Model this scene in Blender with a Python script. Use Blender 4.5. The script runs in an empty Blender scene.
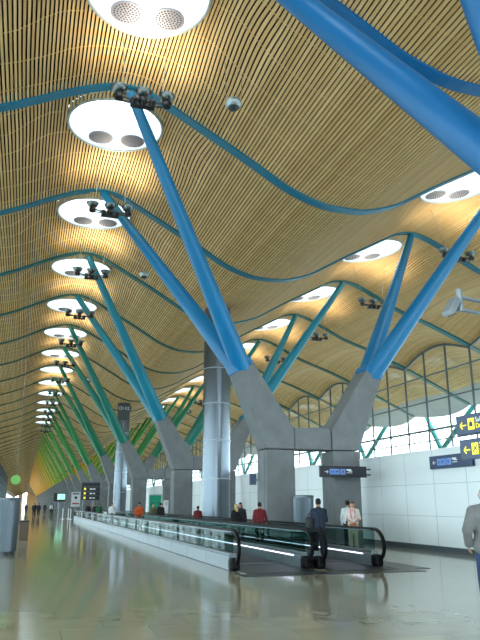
import bpy, bmesh, math, random
from math import pi, sin, cos, sqrt, atan2, radians
from mathutils import Vector, Matrix
random.seed(7)
SC = bpy.context.scene
COL = SC.collection

# ------------------------------------------------------------------ materials
def lin(c):
    c = c / 255.0
    return c / 12.92 if c <= 0.04045 else ((c + 0.055) / 1.055) ** 2.4
def rgb(r, g, b): return (lin(r), lin(g), lin(b), 1.0)

def mat(name, col, rough=0.5, metal=0.0, noise=0.0, scale=4.0, bump=0.0, emit=0.0, spec=0.5, stretch=None):
    m = bpy.data.materials.new(name); m.use_nodes = True
    nt = m.node_tree; b = nt.nodes['Principled BSDF']
    c = rgb(*col)
    b.inputs['Base Color'].default_value = c
    b.inputs['Roughness'].default_value = rough
    b.inputs['Metallic'].default_value = metal
    b.inputs['Specular IOR Level'].default_value = spec
    if emit:
        b.inputs['Emission Color'].default_value = c
        b.inputs['Emission Strength'].default_value = emit
    if noise or bump:
        tc = nt.nodes.new('ShaderNodeTexCoord'); mp = nt.nodes.new('ShaderNodeMapping')
        nt.links.new(tc.outputs['Object'], mp.inputs['Vector'])
        if stretch: mp.inputs['Scale'].default_value = stretch
        n = nt.nodes.new('ShaderNodeTexNoise'); n.inputs['Scale'].default_value = scale
        n.inputs['Detail'].default_value = 6
        nt.links.new(mp.outputs['Vector'], n.inputs['Vector'])
        if noise:
            r = nt.nodes.new('ShaderNodeValToRGB')
            r.color_ramp.elements[0].position = 0.3; r.color_ramp.elements[1].position = 0.7
            r.color_ramp.elements[0].color = tuple(x * (1 - noise) for x in c[:3]) + (1,)
            r.color_ramp.elements[1].color = tuple(min(1, x * (1 + noise)) for x in c[:3]) + (1,)
            nt.links.new(n.outputs['Fac'], r.inputs['Fac'])
            nt.links.new(r.outputs['Color'], b.inputs['Base Color'])
        if bump:
            bp = nt.nodes.new('ShaderNodeBump'); bp.inputs['Strength'].default_value = bump
            bp.inputs['Distance'].default_value = 0.02
            nt.links.new(n.outputs['Fac'], bp.inputs['Height'])
            nt.links.new(bp.outputs['Normal'], b.inputs['Normal'])
    return m

def slat_mat(name, lo, hi):
    m = bpy.data.materials.new(name); m.use_nodes = True
    nt = m.node_tree; b = nt.nodes['Principled BSDF']; b.inputs['Roughness'].default_value = 0.55
    g = nt.nodes.new('ShaderNodeNewGeometry')
    r = nt.nodes.new('ShaderNodeValToRGB')
    r.color_ramp.elements[0].color = rgb(*lo); r.color_ramp.elements[1].color = rgb(*hi)
    nt.links.new(g.outputs['Random Per Island'], r.inputs['Fac'])
    tc = nt.nodes.new('ShaderNodeTexCoord'); mp = nt.nodes.new('ShaderNodeMapping')
    mp.inputs['Scale'].default_value = (14, 0.7, 1)
    n = nt.nodes.new('ShaderNodeTexNoise'); n.inputs['Scale'].default_value = 1.0
    nt.links.new(tc.outputs['Object'], mp.inputs['Vector']); nt.links.new(mp.outputs['Vector'], n.inputs['Vector'])
    mx = nt.nodes.new('ShaderNodeMix'); mx.data_type = 'RGBA'; mx.blend_type = 'MULTIPLY'
    mx.inputs['Factor'].default_value = 0.35
    nt.links.new(r.outputs['Color'], mx.inputs['A']); nt.links.new(n.outputs['Fac'], mx.inputs['B'])
    nt.links.new(mx.outputs['Result'], b.inputs['Base Color'])
    return m

def glass_mat(name, tint, refl_rough=0.02, opacity=0.0, opaque_col=(200, 215, 220), ior=1.5):
    m = bpy.data.materials.new(name); m.use_nodes = True
    nt = m.node_tree; nt.nodes.clear()
    o = nt.nodes.new('ShaderNodeOutputMaterial')
    t = nt.nodes.new('ShaderNodeBsdfTransparent'); t.inputs['Color'].default_value = tuple(x / 255 for x in tint) + (1,)
    gl = nt.nodes.new('ShaderNodeBsdfGlossy'); gl.inputs['Roughness'].default_value = refl_rough
    fr = nt.nodes.new('ShaderNodeFresnel')
    ge = nt.nodes.new('ShaderNodeNewGeometry'); ir = nt.nodes.new('ShaderNodeMapRange')   # thin sheet: same reflectance from both sides
    ir.inputs['To Min'].default_value = ior; ir.inputs['To Max'].default_value = 1/ior
    nt.links.new(ge.outputs['Backfacing'], ir.inputs['Value']); nt.links.new(ir.outputs['Result'], fr.inputs['IOR'])
    mx = nt.nodes.new('ShaderNodeMixShader')
    nt.links.new(fr.outputs['Fac'], mx.inputs['Fac']); nt.links.new(t.outputs['BSDF'], mx.inputs[1]); nt.links.new(gl.outputs['BSDF'], mx.inputs[2])
    last = mx
    if opacity:
        d = nt.nodes.new('ShaderNodeBsdfTranslucent'); d.inputs['Color'].default_value = rgb(*opaque_col)
        m2 = nt.nodes.new('ShaderNodeMixShader'); m2.inputs['Fac'].default_value = opacity
        nt.links.new(mx.outputs[0], m2.inputs[1]); nt.links.new(d.outputs[0], m2.inputs[2]); last = m2
    nt.links.new(last.outputs[0], o.inputs['Surface'])
    return m

def floor_mat():
    m = bpy.data.materials.new('polished_stone'); m.use_nodes = True
    nt = m.node_tree; b = nt.nodes['Principled BSDF']
    tc = nt.nodes.new('ShaderNodeTexCoord')
    br = nt.nodes.new('ShaderNodeTexBrick'); br.offset = 0.5
    br.inputs['Scale'].default_value = 1.0
    br.inputs['Brick Width'].default_value = 1.2; br.inputs['Row Height'].default_value = 0.9
    br.inputs['Mortar Size'].default_value = 0.004; br.inputs['Bias'].default_value = 0.0
    br.inputs['Color1'].default_value = rgb(172, 168, 146); br.inputs['Color2'].default_value = rgb(161, 158, 138)
    br.inputs['Mortar'].default_value = rgb(96, 94, 84)
    n = nt.nodes.new('ShaderNodeTexNoise'); n.inputs['Scale'].default_value = 1.6; n.inputs['Detail'].default_value = 9
    nt.links.new(tc.outputs['Object'], br.inputs['Vector']); nt.links.new(tc.outputs['Object'], n.inputs['Vector'])
    r = nt.nodes.new('ShaderNodeValToRGB')
    r.color_ramp.elements[0].color = (0.62, 0.62, 0.6, 1); r.color_ramp.elements[1].color = (1, 1, 1, 1)
    nt.links.new(n.outputs['Fac'], r.inputs['Fac'])
    mx = nt.nodes.new('ShaderNodeMix'); mx.data_type = 'RGBA'; mx.blend_type = 'MULTIPLY'; mx.inputs['Factor'].default_value = 1
    nt.links.new(br.outputs['Color'], mx.inputs['A']); nt.links.new(r.outputs['Color'], mx.inputs['B'])
    nt.links.new(mx.outputs['Result'], b.inputs['Base Color'])
    rr = nt.nodes.new('ShaderNodeMapRange'); rr.inputs['To Min'].default_value = 0.05; rr.inputs['To Max'].default_value = 0.13
    nt.links.new(n.outputs['Fac'], rr.inputs['Value']); nt.links.new(rr.outputs['Result'], b.inputs['Roughness'])
    b.inputs['Specular IOR Level'].default_value = 0.6
    return m

M = dict(
    slat=slat_mat('bamboo_slats', (220, 180, 120), (240, 206, 148)),
    soffit=mat('soffit_aluminium', (150, 152, 148), 0.5, 0.2),
    deck=mat('roof_deck_dark', (30, 25, 19), 0.9),
    batten=mat('batten_wood', (214, 184, 128), 0.6),
    concrete=mat('fairfaced_concrete', (114, 119, 123), 0.75, 0, 0.13, 1.6, 0.15),
    floor=floor_mat(),
    wall=mat('white_enamel_panel', (236, 244, 248), 0.35, 0, 0.03, 0.6),
    joint=mat('panel_joint_shadow_gap', (168, 182, 188), 0.6),
    skirting=mat('steel_skirting', (92, 102, 110), 0.4, 0.6),
    apron=mat('apron_concrete', (176, 176, 172), 0.9, 0, 0.08, 0.05),
    steel=mat('brushed_steel', (102, 110, 118), 0.26, 0.9, 0.06, 3.0, 0, 0, 0.5, (1, 1, 0.15)),
    flange=mat('flange_light_steel', (150, 160, 167), 0.4, 0.5),
    drum=mat('ribbed_drum_steel', (96, 106, 114), 0.42, 0.8),
    globe=mat('globe_silver', (168, 184, 194), 0.35, 0.6),
    steel_dark=mat('dark_steel', (74, 80, 86), 0.45, 0.6),
    alu=mat('aluminium_panel', (120, 129, 136), 0.42, 0.45, 0.05, 2.0),
    frame=mat('facade_frame_grey', (92, 104, 108), 0.5, 0.3),
    frame_dark=mat('facade_mullion_dark', (84, 94, 99), 0.5, 0.3),
    teal=mat('facade_teal_paint', (36, 128, 124), 0.45),
    glass=glass_mat('facade_glass', (225, 240, 240)),
    bal_glass=glass_mat('balustrade_glass', (142, 174, 170), ior=1.08),
    sky_glass=glass_mat('skylight_glass', (250, 252, 255), 0.1, 0.35, (245, 248, 250)),
    collar=mat('skylight_collar_white', (238, 240, 240), 0.6),
    rim=mat('skylight_rim_grey', (168, 178, 180), 0.45, 0.2),
    disc=mat('perforated_reflector', (150, 151, 164), 0.5, 0.4),
    disc_hole=mat('reflector_hole', (58, 58, 74), 0.7),
    rubber=mat('black_rubber', (9, 10, 12), 0.55, spec=0.15),
    rubber_grey=mat('handrail_sheen_grey', (58, 66, 70), 0.22),  # black rubber with the bright ceiling's reflection put into its colour
    black=mat('black_plastic', (18, 20, 24), 0.45),
    belt=mat('pallet_belt', (44, 50, 53), 0.5, 0.2),
    plate=mat('landing_plate', (46, 51, 53), 0.35, 0.4, 0.1, 20),
    strip=mat('lamp_strip', (236, 232, 255), 0.4, 0, 0, 4, 0, 1.3),
    chrome=mat('dish_chrome', (120, 128, 130), 0.3, 0.9),
    cable=mat('steel_cable', (150, 150, 146), 0.5, 0.4),
    sign_dark=mat('sign_black', (24, 28, 42), 0.4),
    sign_navy=mat('sign_navy', (44, 64, 98), 0.4),
    sign_blue=mat('sign_blue_box', (118, 158, 232), 0.5),
    sign_yellow=mat('sign_yellow', (240, 226, 70), 0.5, 0, 0, 4, 0, 0.25),
    sign_white=mat('sign_white', (236, 240, 244), 0.5),
    sign_grey=mat('sign_pale_panel', (206, 212, 220), 0.5),
    sign_green=mat('green_poster', (20, 140, 112), 0.5, 0, 0, 4, 0, 0.15),
    screen=mat('lit_screen', (150, 226, 196), 0.4, 0, 0, 4, 0, 0.4),
    green_disc=mat('green_disc', (100, 168, 76), 0.5),
    wood_wall=mat('bamboo_wall', (196, 156, 98), 0.6, 0, 0.1, 2),
    wood=mat('brown_laminate', (78, 62, 48), 0.5, 0, 0.15, 6),
    red=mat('red_mark', (150, 52, 60), 0.6),
)

# ------------------------------------------------------------------ mesh builder
class MB:
    def __init__(s): s.v = []; s.f = []; s.m = []
    def add(s, vs, fs, mi=0):
        o = len(s.v); s.v += [tuple(p) for p in vs]
        for f in fs: s.f.append(tuple(i + o for i in f)); s.m.append(mi)
    def box(s, x0, x1, y0, y1, z0, z1, mi=0):
        s.add([(x0,y0,z0),(x1,y0,z0),(x1,y1,z0),(x0,y1,z0),(x0,y0,z1),(x1,y0,z1),(x1,y1,z1),(x0,y1,z1)],
              [(0,3,2,1),(4,5,6,7),(0,1,5,4),(1,2,6,5),(2,3,7,6),(3,0,4,7)], mi)
    def tube(s, pts, r, n=12, mi=0, cap=True):
        pts = [Vector(p) for p in pts]
        rs = r if isinstance(r, (list, tuple)) else [r] * len(pts)
        up = None; vs = []
        for i, p in enumerate(pts):
            a = pts[max(0, i-1)]; b = pts[min(len(pts)-1, i+1)]
            t = (b - a).normalized()
            if up is None:
                up = Vector((0,0,1)) if abs(t.z) < 0.9 else Vector((1,0,0))
            u = (up - t * up.dot(t)).normalized(); w = t.cross(u); up = u
            for k in range(n):
                an = 2*pi*k/n
                vs.append(p + (u*cos(an) + w*sin(an)) * rs[i])
        fs = []
        for i in range(len(pts)-1):
            for k in range(n):
                k2 = (k+1) % n
                fs.append((i*n+k, i*n+k2, (i+1)*n+k2, (i+1)*n+k))
        if cap:
            fs.append(tuple(reversed(range(n)))); e = (len(pts)-1)*n; fs.append(tuple(range(e, e+n)))
        s.add(vs, fs, mi)
    def strip(s, pts, w, h, axis=(0,1,0), mi=0):
        """a bar of rectangular section swept along pts; w along axis, h across"""
        ax = Vector(axis); pts = [Vector(p) for p in pts]; vs = []
        for i, p in enumerate(pts):
            t = (pts[min(len(pts)-1,i+1)] - pts[max(0,i-1)]).normalized()
            nn = t.cross(ax).normalized()
            for a, b in ((-1,-1),(1,-1),(1,1),(-1,1)):
                vs.append(p + ax*(a*w/2) + nn*(b*h/2))
        fs = []
        for i in range(len(pts)-1):
            for k in range(4):
                k2 = (k+1) % 4
                fs.append((i*4+k, i*4+k2, (i+1)*4+k2, (i+1)*4+k))
        fs.append((3,2,1,0)); e = (len(pts)-1)*4; fs.append((e,e+1,e+2,e+3))
        s.add(vs, fs, mi)
    def lathe(s, prof, c=(0,0,0), n=32, mi=0, axis=None):
        vs = []; q = Vector((0,0,1)).rotation_difference(Vector(axis)) if axis else None
        c = Vector(c)
        for r, z in prof:
            for k in range(n):
                p = Vector((r*cos(2*pi*k/n), r*sin(2*pi*k/n), z))
                if q: p = q @ p
                vs.append(c + p)
        fs = []
        for i in range(len(prof)-1):
            for k in range(n):
                k2 = (k+1) % n
                fs.append((i*n+k, i*n+k2, (i+1)*n+k2, (i+1)*n+k))
        closed = prof[0] == prof[-1]
        if not closed and prof[0][0] > 1e-6: fs.append(tuple(reversed(range(n))))
        if not closed and prof[-1][0] > 1e-6: e = (len(prof)-1)*n; fs.append(tuple(range(e, e+n)))
        s.add(vs, fs, mi)
    def cyl(s, c, r, z0, z1, n=24, mi=0): s.lathe([(r, z0), (r, z1)], c, n, mi)
    def sphere(s, c, rad, n=16, mi=0):
        c = Vector(c); rx, ry, rz = rad if isinstance(rad, (tuple, list)) else (rad,)*3
        vs = []; h = n//2
        for i in range(h+1):
            a = pi*i/h
            for k in range(n):
                b = 2*pi*k/n
                vs.append(c + Vector((rx*sin(a)*cos(b), ry*sin(a)*sin(b), -rz*cos(a))))
        fs = [(i*n+k, i*n+(k+1)%n, (i+1)*n+(k+1)%n, (i+1)*n+k) for i in range(h) for k in range(n)]
        s.add(vs, fs, mi)
    def prism(s, poly, y0, y1, mi=0):
        """polygon in x-z extruded along y"""
        n = len(poly)
        vs = [(x, y0, z) for x, z in poly] + [(x, y1, z) for x, z in poly]
        fs = [tuple(range(n)), tuple(reversed(range(n, 2*n)))]
        fs += [(i, i+n, (i+1) % n + n, (i+1) % n) for i in range(n)]
        s.add(vs, fs, mi)
    def mesh(s, name, mats, smooth=False, bevel=0.0):
        me = bpy.data.meshes.new(name); me.from_pydata(s.v, [], s.f); me.validate()
        if not isinstance(mats, (list, tuple)): mats = [mats]
        for m in mats: me.materials.append(m)
        if len(me.polygons) == len(s.m): me.polygons.foreach_set('material_index', s.m)
        bm = bmesh.new(); bm.from_mesh(me)
        bmesh.ops.remove_doubles(bm, verts=bm.verts, dist=1e-5)
        bmesh.ops.recalc_face_normals(bm, faces=bm.faces)
        if bevel:
            es = [e for e in bm.edges if len(e.link_faces) == 2 and e.calc_face_angle(0) > 0.5]
            bmesh.ops.bevel(bm, geom=es, offset=bevel, segments=2, affect='EDGES', profile=0.5)
        bm.to_mesh(me); bm.free()
        if smooth:
            me.polygons.foreach_set('use_smooth', [True]*len(me.polygons))
            try: me.set_sharp_from_angle(angle=radians(40))
            except Exception: pass
        return me
    def build(s, name, mats, parent=None, smooth=False, bevel=0.0, loc=(0,0,0)):
        return obj(name, s.mesh(name, mats, smooth, bevel), parent, loc)

def obj(name, me, parent=None, loc=(0,0,0)):
    o = bpy.data.objects.new(name, me); COL.objects.link(o); o.location = loc
    if parent: o.parent = parent
    return o
def tag(o, label, cat, group=None):
    o['label'] = label; o['category'] = cat
    if group: o['group'] = group
    return o
def thing(name, label, cat, loc=(0,0,0), rz=0.0, group=None):
    o = bpy.data.objects.new(name, None); COL.objects.link(o); o.empty_display_size = 0.3
    o.location = loc; o.rotation_euler = (0,0,rz)
    return tag(o, label, cat, group)
def struct(o): o['kind'] = 'structure'; return o
def dup(root, loc=None, label=None, rz=None):
    r = root.copy(); COL.objects.link(r)
    if loc is not None: r.location = loc
    if rz is not None: r.rotation_euler = (0,0,rz)
    if label: r['label'] = label
    for ch in list(root.children):
        c = ch.copy(); COL.objects.link(c); c.parent = r
        for g in list(ch.children):
            d = g.copy(); COL.objects.link(d); d.parent = c
    return r
def text(name, body, size, m, parent, loc, rot, extrude=0.004):
    cu = bpy.data.curves.new(name, 'FONT'); cu.body = body; cu.size = size; cu.extrude = extrude
    t = bpy.data.objects.new('tmp_text', cu); COL.objects.link(t)
    dg = bpy.context.evaluated_depsgraph_get()
    me = bpy.data.meshes.new_from_object(t.evaluated_get(dg)); me.name = name
    bpy.data.objects.remove(t); bpy.data.curves.remove(cu)
    me.materials.clear(); me.materials.append(m)
    o = obj(name, me, parent, loc); o.rotation_euler = rot
    return o
ORD = ['first','second','third','fourth','fifth','sixth','seventh','eighth','ninth','tenth','eleventh','twelfth','thirteenth',
       'fourteenth','fifteenth','sixteenth','seventeenth','eighteenth','nineteenth','twentieth',
       'twenty-first','twenty-second','twenty-third','twenty-fourth','twenty-fifth','twenty-sixth','twenty-seventh','twenty-eighth','twenty-ninth']

# ------------------------------------------------------------------ roof profile
CX = 11.45                       # axis of the pylons; the roof section is symmetrical about it
BAY = 9.0; Y0 = 12.93            # beam 0 stands at Y0, then one every 9 m
TAB = [(0,13.2),(1,13.27),(2.4,13.75),(3.6,14.45),(4.9,15.2),(6.1,15.85),(7.2,16.45),(8,16.85),(9,17.03),(10,16.85),(11.2,16.35),
       (12.4,15.75),(13.7,15.15),(16,14.35),(19.2,13.05),(22,11.8),(25.6,10.2),(27,9.6)]
def prof(x):
    s = abs(x - CX)
    pts = [(-1, 13.27)] + TAB + [(28.4, 9.0)]
    for i in range(1, len(pts)-2):
        if pts[i][0] <= s <= pts[i+1][0]:
            p0, p1, p2, p3 = pts[i-1], pts[i], pts[i+1], pts[i+2]
            h = p2[0]-p1[0]; t = (s-p1[0])/h
            m1 = (p2[1]-p0[1])/(p2[0]-p0[0])*h; m2 = (p3[1]-p1[1])/(p3[0]-p1[0])*h
            return (2*t**3-3*t*t+1)*p1[1]+(t**3-2*t*t+t)*m1+(-2*t**3+3*t*t)*p2[1]+(t**3-t*t)*m2
    return 9.6
def bump(x, yb):
    """between beams the roof swells upward towards the glazed facades (yb: metres from the beam)"""
    s = abs(x - CX)
    a = max(0, min(1, (s-12.5)/6.0)); b = max(0, min(1, (25.0-s)/5.0))
    a = a*a*(3-2*a); b = b*b*(3-2*b)
    return 1.05 * a * b * sin(pi*yb/BAY)
SMAX = 25.4
# stations by arc length
ST = []
x = CX; acc = 0.0; PITCH = 0.142
right = [CX]
while right[-1] < CX + SMAX:
    x = right[-1]; dx = 0.01
    sl = (prof(x+0.05)-prof(x))/0.05
    right.append(x + PITCH/sqrt(1+sl*sl))
ST = sorted(set([2*CX - a for a in right[1:]] + right))
HOLE_R = 1.98; RZ = 16.83; HX = (2.36, 19.1); TILT = 0.14

def sstep(a, b, v):
    t = max(0.0, min(1.0, (v-a)/(b-a))); return t*t*(3-2*t)
def plane_z(hx, x): return 16.84 if hx < CX else 16.66+TILT*(x-hx)
def zoff(x, y, holes):
    """swelling between beams, and the flat landing around each skylight"""
    z = bump(x, y)
    for hx, hy in holes:
        d = sqrt((x-hx)**2+(y-hy)**2)
        if d < 4.3: z += (plane_z(hx, x)-prof(x))*(1-sstep(2.0, 4.3, d))*sstep(-0.8, 0.5, y)
    return z
def ceiling_mesh(name, holes):
    """holes: list of (x, y in bay). slats along y (mat 0), dark deck above (mat 1), battens (mat 2), eave soffit (mat 3)"""
    b = MB()
    for i in range(len(ST)-1):
        xa, xb = ST[i], ST[i+1]; xm = (xa+xb)/2
        segs = [(0.0, BAY)]
        for hx, hy in holes:
            d = abs(xm-hx)
            if d < HOLE_R:
                c = sqrt(HOLE_R**2-d*d); new = []
                for (s0, s1) in segs:
                    if hy-c > s0: new.append((s0, min(s1, hy-c)))
                    if hy+c < s1: new.append((max(s0, hy+c), s1))
                segs = new
        curved = abs(xm-CX) > 12.5
        ea = abs(xm-CX) > 23.6
        near = any(abs(xm-hx) < 4.4 for hx, hy in holes)
        for (s0, s1) in segs:
            n = 18 if near else 10 if curved else 1
            ys = [s0+(s1-s0)*k/n for k in range(n+1)]
            x0, x1 = xa+(xb-xa)*0.205, xb-(xb-xa)*0.205
            if ea: x0, x1 = xa, xb
            vs = []
            for y in ys:
                z0 = prof(x0)+zoff(x0, y, holes); z1 = prof(x1)+zoff(x1, y, holes)
                vs += [(x0,y,z0),(x1,y,z1),(x1,y,z1+0.045),(x0,y,z0+0.045)]
            fs = []
            for k in range(n):
                a = k*4
                fs += [(a,a+1,a+5,a+4),(a+1,a+2,a+6,a+5),(a+3,a,a+4,a+7)]
            b.add(vs, fs, 3 if ea else 0)
            vs = []
            for y in ys:
                vs += [(xa,y,prof(xa)+zoff(xa,y,holes)+0.30),(xb,y,prof(xb)+zoff(xb,y,holes)+0.30)]
            b.add(vs, [(k*2,k*2+1,k*2+3,k*2+2) for k in range(n)], 1)
    # battens across the gaps
    for yb in [0.75+1.5*k for k in range(6)]:
        run = []
        def flush():
            if len(run) > 1: b.strip(run, 0.026, 0.03, (0,1,0), 2)
            run.clear()
        for xq in ST[::3]:
            if abs(xq-CX) > 23.4: flush(); continue
            if any((xq-hx)**2+(yb-hy)**2 < (HOLE_R+0.1)**2 for hx, hy in holes): flush(); continue
            run.append((xq, yb, prof(xq)+zoff(xq, yb, holes)+0.11))
        flush()
    # scalloped eave lip beyond the last slat, one on each side
    for sg in (-1, 1):
        vs = []; n = 12
        for k in range(n+1):
            y = BAY*k/n; e = 0.7*sin(pi*k/n)
            xe = CX+sg*SMAX; xo = CX+sg*(SMAX+0.35+e)
            vs += [(xe,y,prof(xe)-0.01),(xo,y,prof(xo)-0.01-0.1*e),(xo,y,prof(xo)+0.5),(xe,y,prof(xe)+0.5)]
        fs = []
        for k in range(n):
            a = k*4
            for q in range(4): fs.append((a+q, a+(q+1)%4, a+4+(q+1)%4, a+4+q))
        b.add(vs, fs, 3)
    me = bpy.data.meshes.new(name); me.from_pydata(b.v, [], b.f)
    for m in (M['slat'], M['deck'], M['batten'], M['soffit']): me.materials.append(m)
    me.polygons.foreach_set('material_index', b.m); me.update()
    return me

HY = 2.55
K0, K1 = -4, 110                                  # first and last bay
NSKY_L, NSKY_R = 14, 11
cm_both = ceiling_mesh('ceiling', [(HX[0],HY),(HX[1],HY-0.15)])
cm_left = ceiling_mesh('ceiling', [(HX[0],HY)])
cm_near = ceiling_mesh('ceiling', [(HX[0],3.8),(HX[1],HY-0.15)])
cm_none = ceiling_mesh('ceiling', [])
def hole_y(k, side): return Y0+BAY*k+(3.8 if (k == 0 and side == 0) else HY if side == 0 else HY-0.15)
for k in range(K0, K1):
    me = cm_near if k == 0 else cm_both if -2 <= k < NSKY_R else cm_left if -2 <= k < NSKY_L else cm_none
    struct(obj('ceiling', me, None, (0, Y0+BAY*k, 0)))

# ------------------------------------------------------------------ colours of the steel along the hall
RAMP = [(-1,(0,100,166)),(0,(0,106,170)),(1,(8,118,174)),(2,(14,128,156)),(3,(14,124,132)),(4,(18,118,108)),(5,(22,116,86)),(6,(28,118,68)),
        (8,(44,130,54)),(10,(84,148,46)),(12,(130,162,38)),(15,(186,166,26)),(18,(206,152,16)),(45,(214,136,14))]
BRAMP = [(-4,(0,98,164)),(0,(0,102,166)),(1,(34,116,148)),(2,(24,110,138)),(3,(16,104,114)),(5,(12,84,76)),(8,(20,76,56)),(14,(50,78,44)),(30,(84,76,42)),(95,(96,78,42))]
def ramp(t, T=RAMP):
    t = max(T[0][0], min(T[-1][0], t))
    for (a, ca), (b, cb) in zip(T, T[1:]):
        if a <= t <= b:
            u = (t-a)/(b-a); return tuple(ca[i]+(cb[i]-ca[i])*u for i in range(3))
PAINT = {}
def paint(t):
    q = round(t*2)/2
    if q not in PAINT: PAINT[q] = mat('steel_paint', ramp(q), 0.38, 0, 0.04, 0.7)
    return PAINT[q]

# ------------------------------------------------------------------ roof beams
bmb = MB()
n = 110
pts = []
for i in range(n+1):
    xx = CX-25.6+51.2*i/n
    pts.append((xx, 0, prof(xx)+0.11))
bmb.strip(pts, 0.42, 0.36)
beam_me = bmb.mesh('roof_beam', M['teal'])
for k in range(K0, K1+1):
    me = beam_me.copy(); me.materials.clear(); me.materials.append(mat('beam_paint', ramp(k, BRAMP), 0.4, 0, 0.05, 0.6))
    struct(obj('roof_beam', me, None, (0, Y0+BAY*k+(0.55 if k == 0 else 0), 0)))

# ------------------------------------------------------------------ pylons
YP = 26.4-18                                      # pylon 0 stands out of frame beside the camera
PD = 0.6; PX = CX+0.08; EZ = 3.86
def pyl_color(i): return [0, 1, 2.2, 4, 5.2, 6.4, 8, 9, 10, 11, 12, 13.5, 15, 16, 17, 18, 19, 20, 21, 22][min(i, 19)]
pc = MB(); pc.box(-2.15, -0.87, -PD, PD, 0, EZ-0.03)
pier_me = pc.mesh('pier', M['concrete'], bevel=0.05)
# flanking recess lines cast in the pier face
gr = MB(); gr.box(-2.158, -2.14, -0.36, -0.32, 0.02, EZ-0.06); gr.box(-2.158, -2.14, 0.32, 0.36, 0.02, EZ-0.06); groove_me = gr.mesh('cast_groove', M['steel_dark'])
def arm_mesh(sg):
    q = [(2.15,EZ),(3.42,7.02),(2.67,7.46),(0.95,4.86),(0.87,4.75),(0.87,EZ)]
    b = MB(); b.prism([(sg*x, z) for x, z in q], -PD, PD); return b.mesh('arm', M['concrete'], bevel=0.05)
arm_meL = arm_mesh(-1); arm_meR = arm_mesh(1)
cb = MB(); cb.box(-0.85, 0.85, -PD+0.06, PD-0.06, EZ, 4.78); cross_me = cb.mesh('cross_beam', M['concrete'], bevel=0.04)
def strut_mesh(sx, sy, ey=4.5, y0=0.2):
    b = MB()
    p0 = Vector((sx*3.06, sy*y0, 7.2)); p1 = Vector((sx*(CX-2.5), sy*ey, 16.86))
    ps = [p0.lerp(p1, t) for t in (0, 0.06, 0.3, 0.6, 1.0)]
    b.tube(ps, [0.42, 0.42, 0.36, 0.28, 0.19], 20)
    return b.mesh('strut', M['teal'], smooth=True)
strut_me = {(a,c): strut_mesh(a,c) for a in (-1,1) for c in (-1,1)}
def collar_mesh(sx):
    b = MB()
    b.prism([(sx*3.44,7.0),(sx*3.61,7.29),(sx*2.82,7.76),(sx*2.65,7.47)], -0.54, 0.54)
    return b.mesh('collar', M['teal'], bevel=0.04)
collar_me = {s: collar_mesh(s) for s in (-1,1)}
pylon_label = [
    'blue steel struts of the nearest pylon crossing the top right corner',
    'large concrete pylon with blue struts beside the black arrow sign, nearest in full view',
    'concrete pylon with teal struts just behind the big silver column',
    'concrete pylon with dark teal struts in front of the green poster',
    'concrete pylon with blue-green struts, fourth in full view down the hall',
    'concrete pylon with deep green struts, fifth in full view down the hall',
    'concrete pylon with green struts, sixth in full view down the hall']
cols_far = ['mid green','grass green','leaf green','lime green','yellow-green','olive yellow','yellow','golden','amber','amber','orange','orange','orange']
for i in range(30):
    lab = pylon_label[i] if i < 7 else 'small distant pylon with %s struts, %s in full view down the hall' % (cols_far[min(i-7, 12)], ORD[i-1])
    t = thing('concrete_pylon', lab, 'pylon', (PX, YP+18*i+(0.1 if i == 0 else 0), 0), 0, 'Y-shaped pylons along the hall')
    pm = paint(pyl_color(i))
    p1_ = obj('pier', pier_me, t); p2 = obj('pier', pier_me, t); p2.scale = (-1,1,1)
    if i < 5:
        obj('cast_groove', groove_me, p1_); obj('cast_groove', groove_me, p2)
    obj('arm', arm_meL, t); obj('arm', arm_meR, t); obj('cross_beam', cross_me, t)
    for sx in (-1,1):
        cm = collar_me[sx].copy(); cm.materials[0] = pm
        c = obj('collar', cm, t); 
        for sy in (-1,1):
            sm = (strut_mesh(sx, sy, 5.0 if sy > 0 else 2.9) if i == 0 else strut_me[(sx,sy)].copy()); sm.materials[0] = pm
            o = obj('strut', sm, t); o['label'] = 'painted steel strut'

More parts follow.
